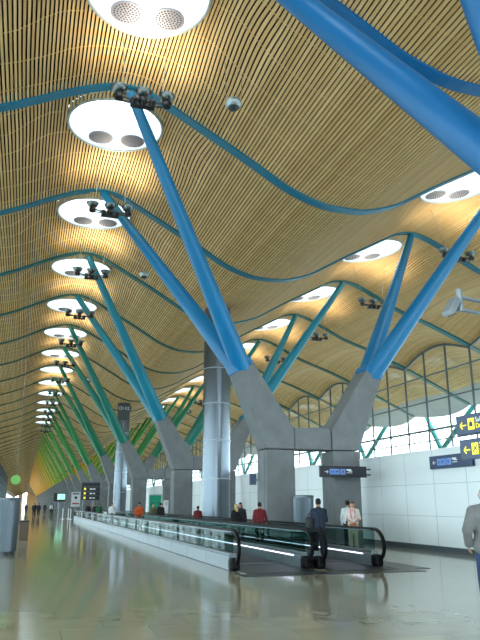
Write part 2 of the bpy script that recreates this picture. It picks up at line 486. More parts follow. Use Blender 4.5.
# ------------------------------------------------------------------ skylights
def skylight_parts():
    nseg = 64
    ring = MB(); Rr = HOLE_R
    ring.lathe([(Rr-0.1,RZ),(Rr-0.07,RZ-0.03),(Rr-0.01,RZ-0.03),(Rr+0.01,RZ),(Rr+0.01,17.7),(Rr-0.03,17.7),(Rr-0.06,RZ+0.1),(Rr-0.1,RZ)], (0,0,0), 64)
    rim = ring.mesh('rim', M['rim'], smooth=True)
    col = MB(); col.lathe([(Rr-0.07,RZ+0.02),(Rr-0.1,17.7),(1.86,18.1),(1.9,18.12),(Rr-0.05,17.7),(Rr-0.07,RZ+0.02)], (0,0,0), 64)
    collar = col.mesh('collar', M['collar'], smooth=True)
    ring2 = MB(); ring2.lathe([(Rr-0.1,RZ),(Rr-0.07,RZ-0.03),(Rr-0.01,RZ-0.03),(Rr+0.01,RZ),(Rr+0.01,17.7),(Rr-0.03,17.7),(Rr-0.06,RZ+0.1),(Rr-0.1,RZ)], (0,0,0), 64)
    global rim_flat; rim_flat = ring2.mesh('rim', M['rim'], smooth=True)
    g = MB(); g.lathe([(1.9, 18.1), (1.3, 18.35), (0.7, 18.48), (0.01, 18.5)], (0,0,0), 40)
    glass = g.mesh('glass_dome', M['sky_glass'], smooth=True)
    bars = MB()
    for a in (0, pi/4, pi/2, 3*pi/4):
        bars.strip([(1.88*cos(a)*t, 1.88*sin(a)*t, 18.08+0.38*(1-t*t)) for t in (-1,-0.5,0,0.5,1)], 0.05, 0.05, (-sin(a), cos(a), 0))
    bar = bars.mesh('glazing_bar', M['rim'])
    d = MB()
    # perforated reflector: thin dish with rings of dark holes
    d.lathe([(0.5,0.0),(0.52,0.01),(0.52,0.045),(0.4,0.05),(0.01,0.06)], (0,0,0), 32, 0)
    for rr, cnt in ((0.0,1),(0.1,6),(0.2,12),(0.3,18),(0.4,24)):
        for q in range(cnt):
            a = 2*pi*q/cnt
            d.cyl((rr*cos(a), rr*sin(a), 0), 0.032, -0.008, 0.004, 8, 1)
    disc = d.mesh('reflector_disc', [M['disc'], M['disc_hole']])
    return rim, collar, glass, bar, disc
rim_me, col_me, gl_me, bar_me, disc_me = skylight_parts()
w = MB(); w.tube([(0,0,0.05),(0,0,1.45)], 0.012, 6); rod_me = w.mesh('hanger_rod', M['cable'])
for side, nn in ((0, NSKY_L), (1, NSKY_R)):
    for k in range(-2, nn):
        wave = 'left' if side == 0 else 'right-hand'
        if side == 0 and k == 0: lab = 'round skylight with two perforated discs cut by the top edge of the photo'
        elif k < (0 if side == 0 else 1): lab = 'round skylight in the %s roof wave, overhead %s' % (wave, 'just behind the camera' if k == (-1 if side == 0 else 0) else 'behind the camera')
        elif side == 1 and k == 0: lab = 'round skylight in the right-hand roof wave, overhead'
        else: lab = 'round white skylight in the %s roof wave, %s from the camera' % (wave, ORD[k+1 if side == 0 else k-1])
        if side == 1 and k < 1: continue
        if side == 0 and k < 0: continue
        t = thing('skylight', lab, 'skylight', (HX[side], hole_y(k, side), 0), 0, 'skylights along the %s roof crest' % wave)
        if side == 1:
            t.rotation_euler = (0, -TILT, 0); cz = 16.66
            t.location = (HX[1]+RZ*sin(TILT), hole_y(k, side), cz-RZ*cos(TILT))
        obj('rim', rim_me if side == 0 else rim_flat, t); obj('collar', col_me, t); obj('glass_dome', gl_me, t); obj('glazing_bar', bar_me, t)
        if k < 7:
            for dx, dy in ((-0.52, 0.95), (0.82, 0.85)):
                o = obj('reflector_disc', disc_me, t, (dx-(0.0 if side == 0 else 0.25), dy, 16.77))
                obj('hanger_rod', rod_me, o)
# roof openings behind the camera keep plain glazing
for side in (0,1):
    for k in range(-2, 1 if side else 0):
        o = MB(); o.lathe([(HOLE_R+0.1, 17.5),(1.3, 17.7),(0.01, 17.8)], (0,0,0), 32)
        struct(o.build('window_%d' % (90+side*4+k+2), M['sky_glass'], None, True, loc=(HX[side], hole_y(k, side), 0)))

# ------------------------------------------------------------------ lamp clusters
def make_cluster(label):
    t = thing('lamp_cluster', label, 'lamp', (0,0,0), 0)
    f = MB()
    f.tube([(-0.8,0,0.05),(-0.4,0,-0.02),(0.4,0,-0.02),(0.8,0,0.05)], 0.035, 8)
    f.tube([(-0.7,0.2,0.0),(0.7,0.2,0.0)], 0.03, 8); f.tube([(-0.4,-0.02,0),(-0.4,0.22,0)], 0.03, 8); f.tube([(0.4,-0.02,0),(0.4,0.22,0)], 0.03, 8)
    f.build('frame', M['steel_dark'], t, True)
    for dx in (-0.8, 0.0, 0.8):
        d = MB(); d.lathe([(0.04,0.04),(0.14,0.05),(0.23,0.12),(0.28,0.24),(0.29,0.24),(0.24,0.11),(0.15,0.03),(0.04,0.02)], (dx,0.0,0.1), 24)
        dish = d.build('dish_reflector', M['chrome'], t, True)
        l = MB(); l.lathe([(0.13,-0.18),(0.15,-0.16),(0.15,-0.03),(0.08,0.06)], (dx,-0.05,0.06), 20)
        l.build('projector', M['black'], dish, True)
    for dx in (-0.3, 0.0, 0.3):
        s_ = MB(); s_.lathe([(0.02,-0.16),(0.1,-0.15),(0.11,0.04),(0.06,0.08)], (dx,-0.18,-0.1), 16, 0, (0,-0.7,0.7))
        s_.build('spot_head', M['black'], t, True)
    g = MB(); g.box(-0.4,0.4,-0.1,0.12,-0.26,-0.16); g.build('gear_box', M['black'], t, bevel=0.02)
    return t
def cables(t, x, y, z, spread, dy):
    for sg in (-1,1):
        xt = x+sg*spread; yt = y+0.05
        b = MB(); b.tube([(sg*0.62,0,0.05),(xt-x, dy, prof(xt)+0.02-z)], 0.016, 6)
        b.build('suspension_cable', M['cable'], t)
cl0 = None
lampdata = []
for side in (0,1):
    for k in range(0, 13 if side == 0 else 9):
        if side == 0: p = (2.66, 18.95+9*k, 14.55); lab = 'dark lamp cluster with three dish reflectors under the left roof crest, %s from the camera' % ORD[k]
        else: p = (20.6, 27.0+9*k, 14.1); lab = 'dark lamp cluster slung on V-shaped cables under the right-hand roof crest, %s from the camera' % ORD[k]
        if cl0 is None: cl0 = make_cluster(lab); c = cl0; c.location = p; proto_children = list(cl0.children)
        else:
            c = cl0.copy(); COL.objects.link(c); c.location = p; c['label'] = lab
            for ch in proto_children:
                q = ch.copy(); COL.objects.link(q); q.parent = c
                for g_ in ch.children:
                    g2 = g_.copy(); COL.objects.link(g2); g2.parent = q
        c['group'] = 'hanging lamp clusters, %s row' % ('left' if side == 0 else 'right-hand')
        cables(c, *p, 0.75 if side == 0 else 1.15, 0.05 if side == 0 else 0.35)
        if k < 9: lampdata.append(p)
for p in lampdata:
    li = bpy.data.lights.new('uplight', 'SPOT'); li.energy = 200; li.color = (1.0, 0.86, 0.62); li.spot_size = radians(150); li.spot_blend = 0.9
    li.shadow_soft_size = 0.3
    o = bpy.data.objects.new('uplight', li); COL.objects.link(o); o.location = (p[0], p[1], p[2]+0.55); o.rotation_euler = (pi, 0, 0)
    o['kind'] = 'helper' if False else 'structure'

# hanging silver spheres
for k in range(4):
    p = (5.52, 18.0+17.55*k, 14.4)
    t = thing('hanging_globe', ['largest silver globe hanging on two wires below the bamboo ceiling, nearest of its row',
        'silver globe hanging beside the blue struts, second of its row', 'small silver globe hanging by the teal struts, third of its row',
        'tiny silver globe hanging by the green struts, farthest of its row'][k], 'globe', p, 0, 'silver globes hanging in a row')
    b = MB(); b.lathe([(0.01,-0.2),(0.14,-0.18),(0.24,-0.1),(0.285,0.0),(0.25,0.12),(0.15,0.19),(0.01,0.21)], (0,0,0), 28); b.build('globe_shell', M['globe'], t, True)
    b = MB(); b.lathe([(0.01,-0.24),(0.15,-0.2),(0.2,-0.14)], (0,0,0), 24); b.build('globe_lens', M['steel_dark'], t, True)
    for sg in (-1,1):
        b = MB(); b.tube([(sg*0.26,0,0.02),(sg*0.3,0,prof(p[0]+sg*0.3)+0.03-p[2])], 0.012, 6); b.build('suspension_wire', M['cable'], t)

# ------------------------------------------------------------------ floor, wall, ground
b = MB(); b.box(-8.3, 31.2, -25, 1006, -0.5, 0.0); struct(b.build('floor', M['floor']))
b = MB(); b.box(-400, 430, -200, 1300, -7.2, -6.8); struct(b.build('ground', M['apron']))
# white enamel partition
WX = 14.42; WT = 3.62
b = MB(); b.box(WX, WX+0.28, 2, 150, 0, WT)
struct(b.build('wall_right', M['wall']))
b = MB()
y = 3.96
while y < 150:
    b.box(WX-0.006, WX, y-0.007, y+0.007, 0.2, WT); y += 1.95
for z in (1.21, 2.36): b.box(WX-0.006, WX, 2, 150, z-0.007, z+0.007)
struct(b.build('trim_1', M['joint']))
b = MB(); b.box(WX-0.05, WX, 2, 150, 0, 0.18); struct(b.build('baseboard_right', M['skirting']))
# far end wall of the hall: glazed
b = MB()
for i in range(14): b.box(-8+i*3, -7.85+i*3, 1002, 1002.3, 0, 14)
for z in (0.1, 3, 6, 9, 12): b.box(-8, 31, 1002, 1002.3, z, z+0.2)
o = struct(b.build('window_99', M['frame']))
b = MB(); b.box(3, 31, 1003, 1003.4, 0, 17.5); b.box(-8.3, -2.5, 1003, 1003.4, 0, 17); struct(b.build('wall_far', M['wood_wall']))

# ------------------------------------------------------------------ facades (right and left), one window per bay
FX = CX+19.25
def facade(kind):
    b = MB()                                   # dark mullions and transoms; local: x=0 plane, y 0..9
    top = lambda y: prof(FX)+bump(FX, y)-0.05
    for y in (0.0, 3.0, 6.0):
        b.box(-0.07, 0.07, y-0.035, y+0.035, 0, top(y))
    fr = b
    g = MB()
    arc = [(0.0, y*0.5, top(y*0.5)-0.1) for y in range(0, 19)]
    g.strip(arc, 0.16, 0.16, (1,0,0))
    for z in (11.75, 9.65): g.box(-0.05, 0.05, 0, 9, z-0.05, z+0.05)
    h = MB()
    for z, tt in ((7.35, 0.08), (6.5, 0.04), (3.4, 0.06), (0.1, 0.1)): h.box(-0.08, 0.08, 0, 9, z-tt, z+tt)
    for y in (1.2, 2.7, 4.2, 5.7, 7.2, 8.7):
        h.tube([(0,y-0.75,6.1),(0,y+0.6,7.9)], 0.035, 6)
    p = MB()
    n = 18
    vs = []
    for i in range(n+1): vs += [(0.02, i*0.5, 0.0), (0.02, i*0.5, top(i*0.5))]
    p.add(vs, [(i*2, i*2+2, i*2+3, i*2+1) for i in range(n)])
    v = None
    return fr, g, h, p, v
fr, g, h, p, v = facade(0)
fme = fr.mesh('mullion', M['frame_dark']); gme = g.mesh('arched_head', M['frame']); hme = h.mesh('transom', M['frame_dark'])
pme = p.mesh('pane', M['glass'])
wn = 1
for k in range(-3, 34):
    for side in (0,1):
        xx = FX if side else 2*CX-FX
        r = obj('window_%d' % wn, fme, None, (xx, Y0+BAY*k, 0)); wn += 1
        struct(r); r.scale = (1 if side else -1, 1, 1)
        for nm, me in (('arched_head', gme), ('transom', hme), ('pane', pme)): obj(nm, me, r)

# teal V braces standing outside, beyond the eaves
v = MB(); v.tube([(0,0,-6.8),(0,0,6.8)], 0.26, 10)
v.tube([(0,0,6.7),(0,2.6,11.0)], 0.24, 10); v.tube([(0,0,6.7),(0,-8.0,12.0)], 0.24, 10)
vme = v.mesh('facade_brace', M['teal'], True)
for i in range(-2, 14):
    for side in (0,1):
        struct(obj('facade_brace', vme, None, (38.7 if side else 2*CX-38.7, 56.0+15.6*i, 0)))

# ------------------------------------------------------------------ steel ventilation columns
def steel_column(x, y, r, h, label, rings):
    t = thing('ventilation_column', label, 'column', (x,y,0), 0)
    b = MB(); b.cyl((0,0,0), r, 0.0, h*0.84, 40); b.build('shaft', M['steel'], t, True)
    b = MB(); b.cyl((0,0,0), r*0.985, h*0.84, h, 40)
    b.build('head', M['steel_dark'], t, True)
    for z in rings:
        b = MB(); b.lathe([(r-0.01,-0.03),(r+0.03,-0.03),(r+0.03,0.03),(r-0.01,0.03),(r-0.01,-0.03)], (0,0,z), 40); b.build('flange', M['flange'], t, True)
    b = MB(); b.lathe([(r+0.25,0),(r+0.25,0.18),(r+0.05,0.24)], (0,0,0), 40); b.build('base', M['steel_dark'], t, True)
    return t
steel_column(10.2, 36.4, 0.79, 12.95, 'thick silver column with ring flanges left of the nearest full pylon', (3.0, 5.1, 7.2, 9.25))
t = steel_column(10.2, 76.5, 0.72, 12.95, 'slimmer silver column with a dark lettered head, farther down the hall', (2.9, 5.1, 7.3, 9.5))
b = MB(); b.box(-0.75,0.75,-0.86,-0.72,12.0,12.55); pl = b.build('name_plate', M['steel_dark'], t)
text('lettering', 'DI 02', 0.52, M['sign_grey'], pl, (-0.66,-0.87,12.09), (pi/2,0,0))
# ------------------------------------------------------------------ round steel air diffusers
def diffuser(x, y, r, h, label):
    t = thing('air_diffuser', label, 'air diffuser', (x,y,0), 0, 'round steel air diffusers on the floor')
    b = MB(); n = 72; vs = []
    for z in (0.12, h-0.1):
        for k in range(n*2):
            rr = r if k % 2 else r-0.012
            vs.append((rr*cos(pi*k/n), rr*sin(pi*k/n), z))
    m2 = n*2
    b.add(vs, [(k, (k+1)%m2, m2+(k+1)%m2, m2+k) for k in range(m2)]); b.build('ribbed_drum', M['drum'], t)
    b = MB(); b.lathe([(r+0.02,h-0.1),(r+0.02,h-0.02),(r-0.03,h),(0.01,h)], (0,0,0), 48); b.build('lid', M['drum'], t, True)
    b = MB(); b.lathe([(r-0.04,0.0),(r-0.04,0.12)], (0,0,0), 48); b.build('plinth', M['steel_dark'], t, True)
diffuser(-0.68, 24.6, 0.56, 1.86, 'round silver drum cut by the left edge, in front of the brown bin')
diffuser(10.62, 24.95, 0.40, 1.98, 'round silver drum between the two piers, behind the man in blue')
t = thing('litter_bin', 'brown upright litter bin just behind the silver drum at the left', 'bin', (0.1, 34.3, 0))
b = MB(); b.box(-0.21,0.21,-0.27,0.27,0.0,0.8); b.build('bin_body', M['wood'], t, bevel=0.015)
b = MB(); b.box(-0.23,0.23,-0.29,0.29,0.8,0.88); b.build('bin_top', M['black'], t, bevel=0.01)

# ------------------------------------------------------------------ moving walkways
YA, YB = 16.9, 74.0
def rail_path(ya, yb):
    pts = []
    R = 0.43
    cz = 0.55; BF = 1.25; CO = 0.12
    pts.append((0, ya+CO+0.12, cz-R))
    for q in range(0, 11):
        a = -pi/2 - pi*q/10
        pts.append((0, ya+CO+R*cos(a)*BF, cz+R*sin(a)))
    for q in range(1, 30): pts.append((0, ya+0.18+(yb-ya-0.36)*q/30, cz+R))
    for q in range(0, 11):
        a = pi/2 - pi*q/10
        pts.append((0, yb-CO+R*cos(a)*BF, cz+R*sin(a)))
    return pts
def walkway(xl, xr, label):
    t = thing('moving_walkway', label, 'moving walkway', ((xl+xr)/2, 0, 0), 0, 'pair of moving walkways')
    hw = (xr-xl)/2
    b = MB(); b.box(-hw+0.13, hw-0.13, YA+1.6, YB-1.6, 0.0, 0.035)
    y = YA+1.6
    b.build('pallet_belt', M['belt'], t)
    for ya, yb in ((YA-0.9, YA+1.6), (YB-1.6, YB+0.9)):
        b = MB(); b.box(-hw+0.02, hw-0.02, ya, yb, 0.0, 0.02)
        lp = b.build('landing_plate', M['plate'], t)
    b = MB()
    for i in range(40): b.box(-hw+0.14+i*(2*hw-0.28)/40, -hw+0.14+(i+0.5)*(2*hw-0.28)/40, YA+1.45, YA+1.65, 0.02, 0.05)
    b.build('comb_plate', M['sign_yellow'] if False else M['alu'], t)
    for sg in (-1,1):
        bx = sg*hw
        s = MB()
        s.box(bx-0.11, bx+0.11, YA+0.12, YB-0.12, 0.0, 0.36)
        s.box(bx-0.09, bx+0.09, YA+0.12, YB-0.12, 0.36, 0.42)
        sk = s.build('skirt', M['alu'], t, bevel=0.015)
        # outer panel joints
        j = MB(); y = YA+2.4
        while y < YB-1:
            j.box(bx-0.1135, bx+0.1135, y-0.006, y+0.006, 0.02, 0.345); y += 2.4
        j.build('panel_joint', M['steel_dark'], sk)
        g = MB()
        y = YA+0.10
        while y < YB-0.4:
            y2 = min(y+1.8, YB-0.10)
            g.box(bx-0.006, bx+0.006, y+0.004, y2-0.004, 0.42, 0.96); y = y2
        g.build('glass_panel', M['bal_glass'], t)
        r = MB()
        path = [(bx, a[1], a[2]) for a in rail_path(YA, YB)]
        r.strip(path, 0.085, 0.06, (1,0,0)); r.build('handrail', M['rubber_grey'] if False else M['rubber'], t, True)
        gd = MB(); gd.box(bx-0.03, bx+0.03, YA+0.2, YB-0.2, 0.92, 0.955); gd.build('handrail_guide', M['steel'], t)
        for ya in (YA-0.02, YB+0.02):
            nb = MB(); nb.box(bx-0.13, bx+0.13, ya-0.14, ya+0.2, 0.0, 0.32); nb.build('newel_box', M['rubber'], t, bevel=0.08)
        ls = MB(); ix = bx - sg*0.118
        ls.box(min(ix, ix-sg*0.012), max(ix, ix-sg*0.012), YA+0.6, YB-0.6, 0.29, 0.312); ls.build('light_strip', M['strip'], t)
walkway(5.24, 7.24, 'moving walkway nearest the open floor, with glass sides and black handrails')
walkway(7.62, 9.34, 'moving walkway nearest the pylons, with the man in blue at its mouth')
# metal floor apron in front of the walkway mouths
b = MB(); b.box(5.0, 9.9, 15.4, 16.0, 0.0, 0.008); b.box(9.5, 10.4, 16.0, 19.2, 0.0, 0.008)
struct(b.build('trim_2', M['plate']))

# ------------------------------------------------------------------ signs
def arrow(b, cx, cz, s, sg, y, mi=0, t=0.012):
    """arrow in the x-z plane at y pointing along sg*x"""
    th = s*0.13
    b.box(cx-s*0.5, cx+s*0.5, y-t, y, cz-th/2, cz+th/2, mi)
    for q in (-1,1):
        x0 = cx+sg*s*0.5; x1 = x0-sg*s*0.36; 
        d = Vector((-(x1-x0), 0, 0))
        p0 = Vector((x0, y-t/2, cz)); p1 = Vector((x1, y-t/2, cz+q*s*0.36))
        b.strip([p0, p1], t, th, (0,1,0), mi)
# black sign in front of the nearest pylon (faces the camera)
def gate_sign(name, label, m_board, loc, rz, wd, ht, left, blue):
    t = thing(name, label, 'sign', loc, rz)
    b = MB(); b.box(0, wd, 0, 0.12, 0, ht); b.build('sign_board', m_board, t, bevel=0.01)
    a = MB(); arrow(a, wd*0.13, ht*0.48, ht*0.36, -1 if left else 1, -0.004); a.build('arrow', M['sign_white'], t)
    bx = MB(); bx.box(wd*0.20, wd*0.41, -0.012, 0, ht*0.24, ht*0.74); o1 = bx.build('gate_box', M['sign_blue'], t)
    bx = MB(); bx.box(wd*0.43, wd*0.535, -0.012, 0, ht*0.24, ht*0.74); o2 = bx.build('gate_box', M['sign_blue'], t)
    text('lettering', 'H M', ht*0.42, m_board, o1, (wd*0.23,-0.014,ht*0.34), (pi/2,0,0))
    text('lettering', 'R', ht*0.42, m_board, o2, (wd*0.455,-0.014,ht*0.34), (pi/2,0,0))
    w_ = MB(); w_.box(wd*0.56, wd*0.66, -0.012, 0, ht*0.60, ht*0.74); w_.box(wd*0.60, wd*0.68, -0.012, 0, ht*0.52, ht*0.6); w_.box(wd*0.56, wd*0.68, -0.012, 0, ht*0.38, ht*0.43)
    w_.build('bed_symbol', M['sign_white'], t)
    return t
t = gate_sign('direction_sign', 'long black arrow sign with two blue boxes fixed to the nearest concrete pier', M['sign_dark'], (11.42,25.0,2.70), 0.0, 2.12, 0.45, False, True)
b = MB()
for z in (0.11, 0.33): b.tube([(2.1,0.06,z),(2.32,0.06,z)], 0.035, 10)
b.box(1.6,1.9,0.12,0.8,0.1,0.34)
b.build('bracket', M['steel'], t, True)
t = gate_sign('direction_sign', 'dark blue arrow sign with two blue boxes mounted on the white wall', M['sign_navy'], (WX-0.14,21.5,2.88), -pi/2, 2.5, 0.46, True, True)
# sign totem at the right edge
POSTX, POSTY = 9.12, 10.75
t = thing('sign_post', 'steel post at the right edge carrying the yellow arrow signs', 'post', (POSTX, POSTY, 0))
b = MB(); b.lathe([(0.3,0),(0.3,0.03),(0.07,0.06),(0.06,6.1),(0.01,6.12)], (0,0,0), 20); b.build('pole', M['steel'], t, True)
def yellow_sign(label, z0, yoff, l1, l2, pict):
    t = thing('direction_sign', label, 'sign', (8.92, 12.3+yoff, z0), -pi/2, 'dark blue signs with yellow arrows')
    wd, ht = 2.2, 0.42
    b = MB(); b.box(0, wd, 0, 0.12, 0, ht); b.build('sign_board', M['sign_navy'], t, bevel=0.01)
    a = MB(); arrow(a, 0.26, ht*0.46, 0.2, -1, -0.004); a.build('arrow', M['sign_yellow'], t)
    p_ = MB(); p_.box(0.42, 0.63, -0.012, 0, ht*0.2, ht*0.78); o = p_.build('pictogram_box', M['sign_yellow'], t, bevel=0.004)
    s_ = MB()
    if pict == 'bag':
        s_.box(0.475, 0.58, -0.016, -0.012, ht*0.36, ht*0.56); s_.box(0.5, 0.555, -0.016, -0.012, ht*0.56, ht*0.62)
    else:
        s_.strip([(0.45,-0.014,ht*0.34),(0.6,-0.014,ht*0.62)], 0.004, 0.022, (0,1,0)); s_.strip([(0.49,-0.014,ht*0.62),(0.54,-0.014,ht*0.5),(0.59,-0.014,ht*0.42)], 0.004, 0.02, (0,1,0))
    s_.build('pictogram', M['sign_dark'], o)
    text('lettering', l1, 0.15, M['sign_white'], t, (0.68,-0.012,ht*0.55), (pi/2,0,0))
    text('lettering', l2, 0.15, M['sign_yellow'], t, (0.68,-0.012,ht*0.24), (pi/2,0,0))
    k_ = MB(); k_.box(1.2+yoff, 1.5+yoff, 0.12, 0.16, 0.1, 0.4); k_.build('bracket', M['steel'], t)
yellow_sign('upper of two blue signs with yellow arrows at the right edge', 3.08, 0.0, 'Salidas', 'Departures', 'bag')
yellow_sign('lower of two blue signs with yellow arrows at the right edge', 2.56, -0.06, 'Salas', 'Lounges', 'plane')
# floodlight on a bracket
t = thing('floodlight', 'grey floodlight on a double tube bracket at the right edge', 'floodlight', (8.0, 10.55, 5.55))
b = MB(); b.tube([(0,0,-0.2),(0,0,0.26)], 0.065, 14); b.build('upright_tube', M['flange'], t, True)
for z in (0.1, -0.16):
    b = MB(); b.tube([(0.0,0,z),(1.06,0.2,z-0.01)], 0.042, 12); b.build('arm_tube', M['flange'], t, True)
b = MB(); b.prism([(-0.05,-0.02),(-0.16,0.08),(-0.37,-0.24),(-0.33,-0.32),(-0.24,-0.3)], -0.13, 0.13); b.build('lamp_housing', M['flange'], t, bevel=0.012)
b = MB(); b.tube([(0,0,0.0),(-0.12,0,0.0)], 0.025, 8); b.build('knuckle', M['steel_dark'], t, True)
b = MB(); b.prism([(-0.245,-0.29),(-0.06,-0.04),(-0.045,-0.06),(-0.23,-0.31)], -0.11, 0.11); b.build('lamp_glass', M['steel_dark'], t)
t = thing('loudspeaker', 'narrow pale grey loudspeaker column at the right edge below the floodlight', 'loudspeaker', (8.86, 10.98, 4.1))
b = MB(); b.box(-0.12,0.12,-0.1,0.1,-0.25,0.3); b.build('speaker_case', M['sign_grey'], t, bevel=0.02)
b = MB(); b.box(-0.122,-0.118,-0.075,0.075,-0.2,0.25); b.build('grille', M['frame'], t)
b = MB(); b.tube([(0.1,-0.05,0),(0.24,-0.2,0)], 0.03, 8); b.build('bracket', M['steel'], t, True)

# stacked departure board beyond the walkways
t = thing('departure_board', 'black board of four stacked rows with yellow marks beyond the walkways', 'sign', (6.95, 76.6, 0))
for i in range(4):
    z = 2.05+0.48*i
    b = MB(); b.box(-1.02,1.02,-0.1,0.1,z,z+0.44); r = b.build('board_row', M['sign_dark'], t, bevel=0.01)
    if i < 3:
        b = MB(); b.box(-0.72,-0.5,-0.112,-0.1,z+0.12,z+0.34); b.build('yellow_mark', M['sign_yellow'], r)
        b = MB(); b.box(-0.1,0.2,-0.112,-0.1,z+0.15,z+0.29); b.box(0.28,0.52,-0.112,-0.1,z+0.15,z+0.29); b.build('white_mark', M['sign_white'], r)
for sx in (-0.9,0.9):
    b = MB(); b.box(sx-0.05,sx+0.05,0.1,0.2,0,3.95); b.build('support_post', M['steel'], t)
t = thing('information_screen', 'lit pale green information screen on a post, far left of the pylons', 'screen', (4.55, 95, 0))
b = MB(); b.box(-0.8,0.8,-0.12,0.12,1.95,3.05); b.build('screen_case', M['black'], t, bevel=0.02)
b = MB(); b.box(-0.3,0.72,-0.13,-0.12,2.2,2.95); b.build('display', M['screen'], t)
b = MB(); b.tube([(0,0,0),(0,0,2.0)], 0.07, 10); b.build('post', M['steel'], t, True)
t = thing('notice_panel', 'pale notice panel with a dark round mark and a red band', 'sign', (5.85, 83, 0))
b = MB(); b.box(-0.52,0.52,-0.06,0.06,1.3,3.0); b.build('panel', M['sign_grey'], t, bevel=0.01)
b = MB(); b.box(-0.38,0.38,-0.07,-0.06,2.72,2.86); b.build('dark_bar', M['black'], t)
b = MB(); b.lathe([(0.01,0),(0.17,0),(0.17,0.012),(0.01,0.012)], (0,-0.06,2.35), 16, 0, (0,-1,0)); b.build('round_mark', M['black'], t)
b = MB(); b.box(-0.4,0.4,-0.07,-0.06,1.6,1.75); b.build('red_band', M['red'], t)
for sx in (-0.415,0.415):
    b = MB(); b.box(sx-0.035,sx+0.035,-0.03,0.03,0,1.3); b.build('post', M['steel'], t)
t = thing('poster_stand', 'upright green poster stand seen between the piers of the third full pylon', 'poster', (11.85, 63.6, 0))
b = MB(); b.box(-0.62,0.62,-0.1,0.1,0.0,2.5); b.build('frame', M['sign_grey'], t, bevel=0.02)
b = MB(); b.box(-0.54,0.54,-0.115,-0.1,0.35,2.42); ps_ = b.build('poster', M['sign_green'], t)
text('lettering', 'C S', 0.62, M['sign_dark'], ps_, (-0.4,-0.118,1.35), (pi/2,0,0))
t = thing('info_pillar', 'slim white pillar standing just right of the green poster', 'pillar', (12.0, 59.2, 0))
b = MB(); b.box(-0.2,0.2,-0.15,0.15,0,1.95); b.build('pillar_body', M['sign_white'], t, bevel=0.02)
b = MB(); b.box(-0.15,0.15,-0.158,-0.15,1.5,1.85); b.build('label_plate', M['sign_grey'], t)
t = thing('monitor', 'small grey monitor bracketed to the left side of the nearest full pylon', 'monitor', (8.98, 26.3, 2.35))
b = MB(); b.box(-0.17,0.12,-0.06,0.06,0.05,0.5); b.build('monitor_case', M['frame'], t, bevel=0.015)
b = MB(); b.box(-0.14,0.09,-0.066,-0.06,0.1,0.46); b.build('display', M['sign_navy'], t)
b = MB(); b.box(0.1,0.23,-0.03,0.03,0.2,0.3); b.build('bracket', M['steel'], t)
t = thing('round_sign', 'round green disc sign hanging on a thin wire at the left', 'sign', (-0.38, 27.6, 2.55))
b = MB(); b.lathe([(0.01,0),(0.18,0),(0.185,0.01),(0.185,0.03),(0.18,0.04),(0.01,0.04)], (0,0,0), 32, 0, (0,-1,0)); b.build('disc', M['green_disc'], t, True)
b = MB(); b.tube([(0,0,0.17),(0,0,prof(-0.38)+0.03-2.55)], 0.006, 6); b.build('wire', M['cable'], t)
# barrier posts at the far end of the walkways
for i, (px, py) in enumerate(((4.9,75.6),(4.2,78.0),(4.9,79.6))):
    t = thing('barrier_post', ['white barrier post at the far walkway mouth, nearest of three','white barrier post at the far walkway mouth, middle of three','white barrier post at the far walkway mouth, farthest of three'][i], 'post', (px,py,0), 0, 'white posts by the walkway end')
    b = MB(); b.lathe([(0.2,0),(0.2,0.03),(0.05,0.06),(0.05,1.1),(0.07,1.12),(0.01,1.15)], (0,0,0), 16); b.build('post_shaft', M['sign_white'], t, True)

# ------------------------------------------------------------------ people
SKIN = mat('skin', (200, 150, 122), 0.55); SKIN2 = mat('skin_tan', (170, 122, 96), 0.55)
LIP = mat('lips', (150, 84, 78), 0.5); EYE = mat('eye_dark', (30, 26, 26), 0.3)
CL = {}
def cloth(c, n=0.1):
    if c not in CL: CL[c] = mat('cloth', c, 0.85, 0, n, 9, 0.1)
    return CL[c]
def rc(b, p0, p1, r0, r1, n=12):
    """round cone (capsule with two radii)"""
    p0, p1 = Vector(p0), Vector(p1); d = p1-p0; L_ = d.length
    t = d.normalized() if L_ > 1e-6 else Vector((0,0,1))
    pts, rs = [], []
    for q in range(1, 4): a = pi/2*q/4; pts.append(p0 - t*r0*cos(a)); rs.append(r0*sin(a))
    pts.append(p0); rs.append(r0)
    if L_ > 1e-6: pts.append(p1); rs.append(r1)
    for q in range(3, 0, -1): a = pi/2*q/4; pts.append(p1 + t*r1*cos(a)); rs.append(r1*sin(a))
    b.tube(pts, rs, n)
def fuse(name, b, m, parent, voxel, smooth=3):
    me = bpy.data.meshes.new('tmp'); me.from_pydata(b.v, [], b.f)
    o = bpy.data.objects.new('tmp', me); COL.objects.link(o)
    md = o.modifiers.new('r', 'REMESH'); md.mode = 'VOXEL'; md.voxel_size = voxel
    sm = o.modifiers.new('s', 'SMOOTH'); sm.iterations = smooth; sm.factor = 0.5
    dg = bpy.context.evaluated_depsgraph_get()
    out = bpy.data.meshes.new_from_object(o.evaluated_get(dg)); out.name = name
    bpy.data.objects.remove(o); bpy.data.meshes.remove(me)
    out.materials.clear(); out.materials.append(m)
    out.polygons.foreach_set('use_smooth', [True]*len(out.polygons))
    return obj(name, out, parent)
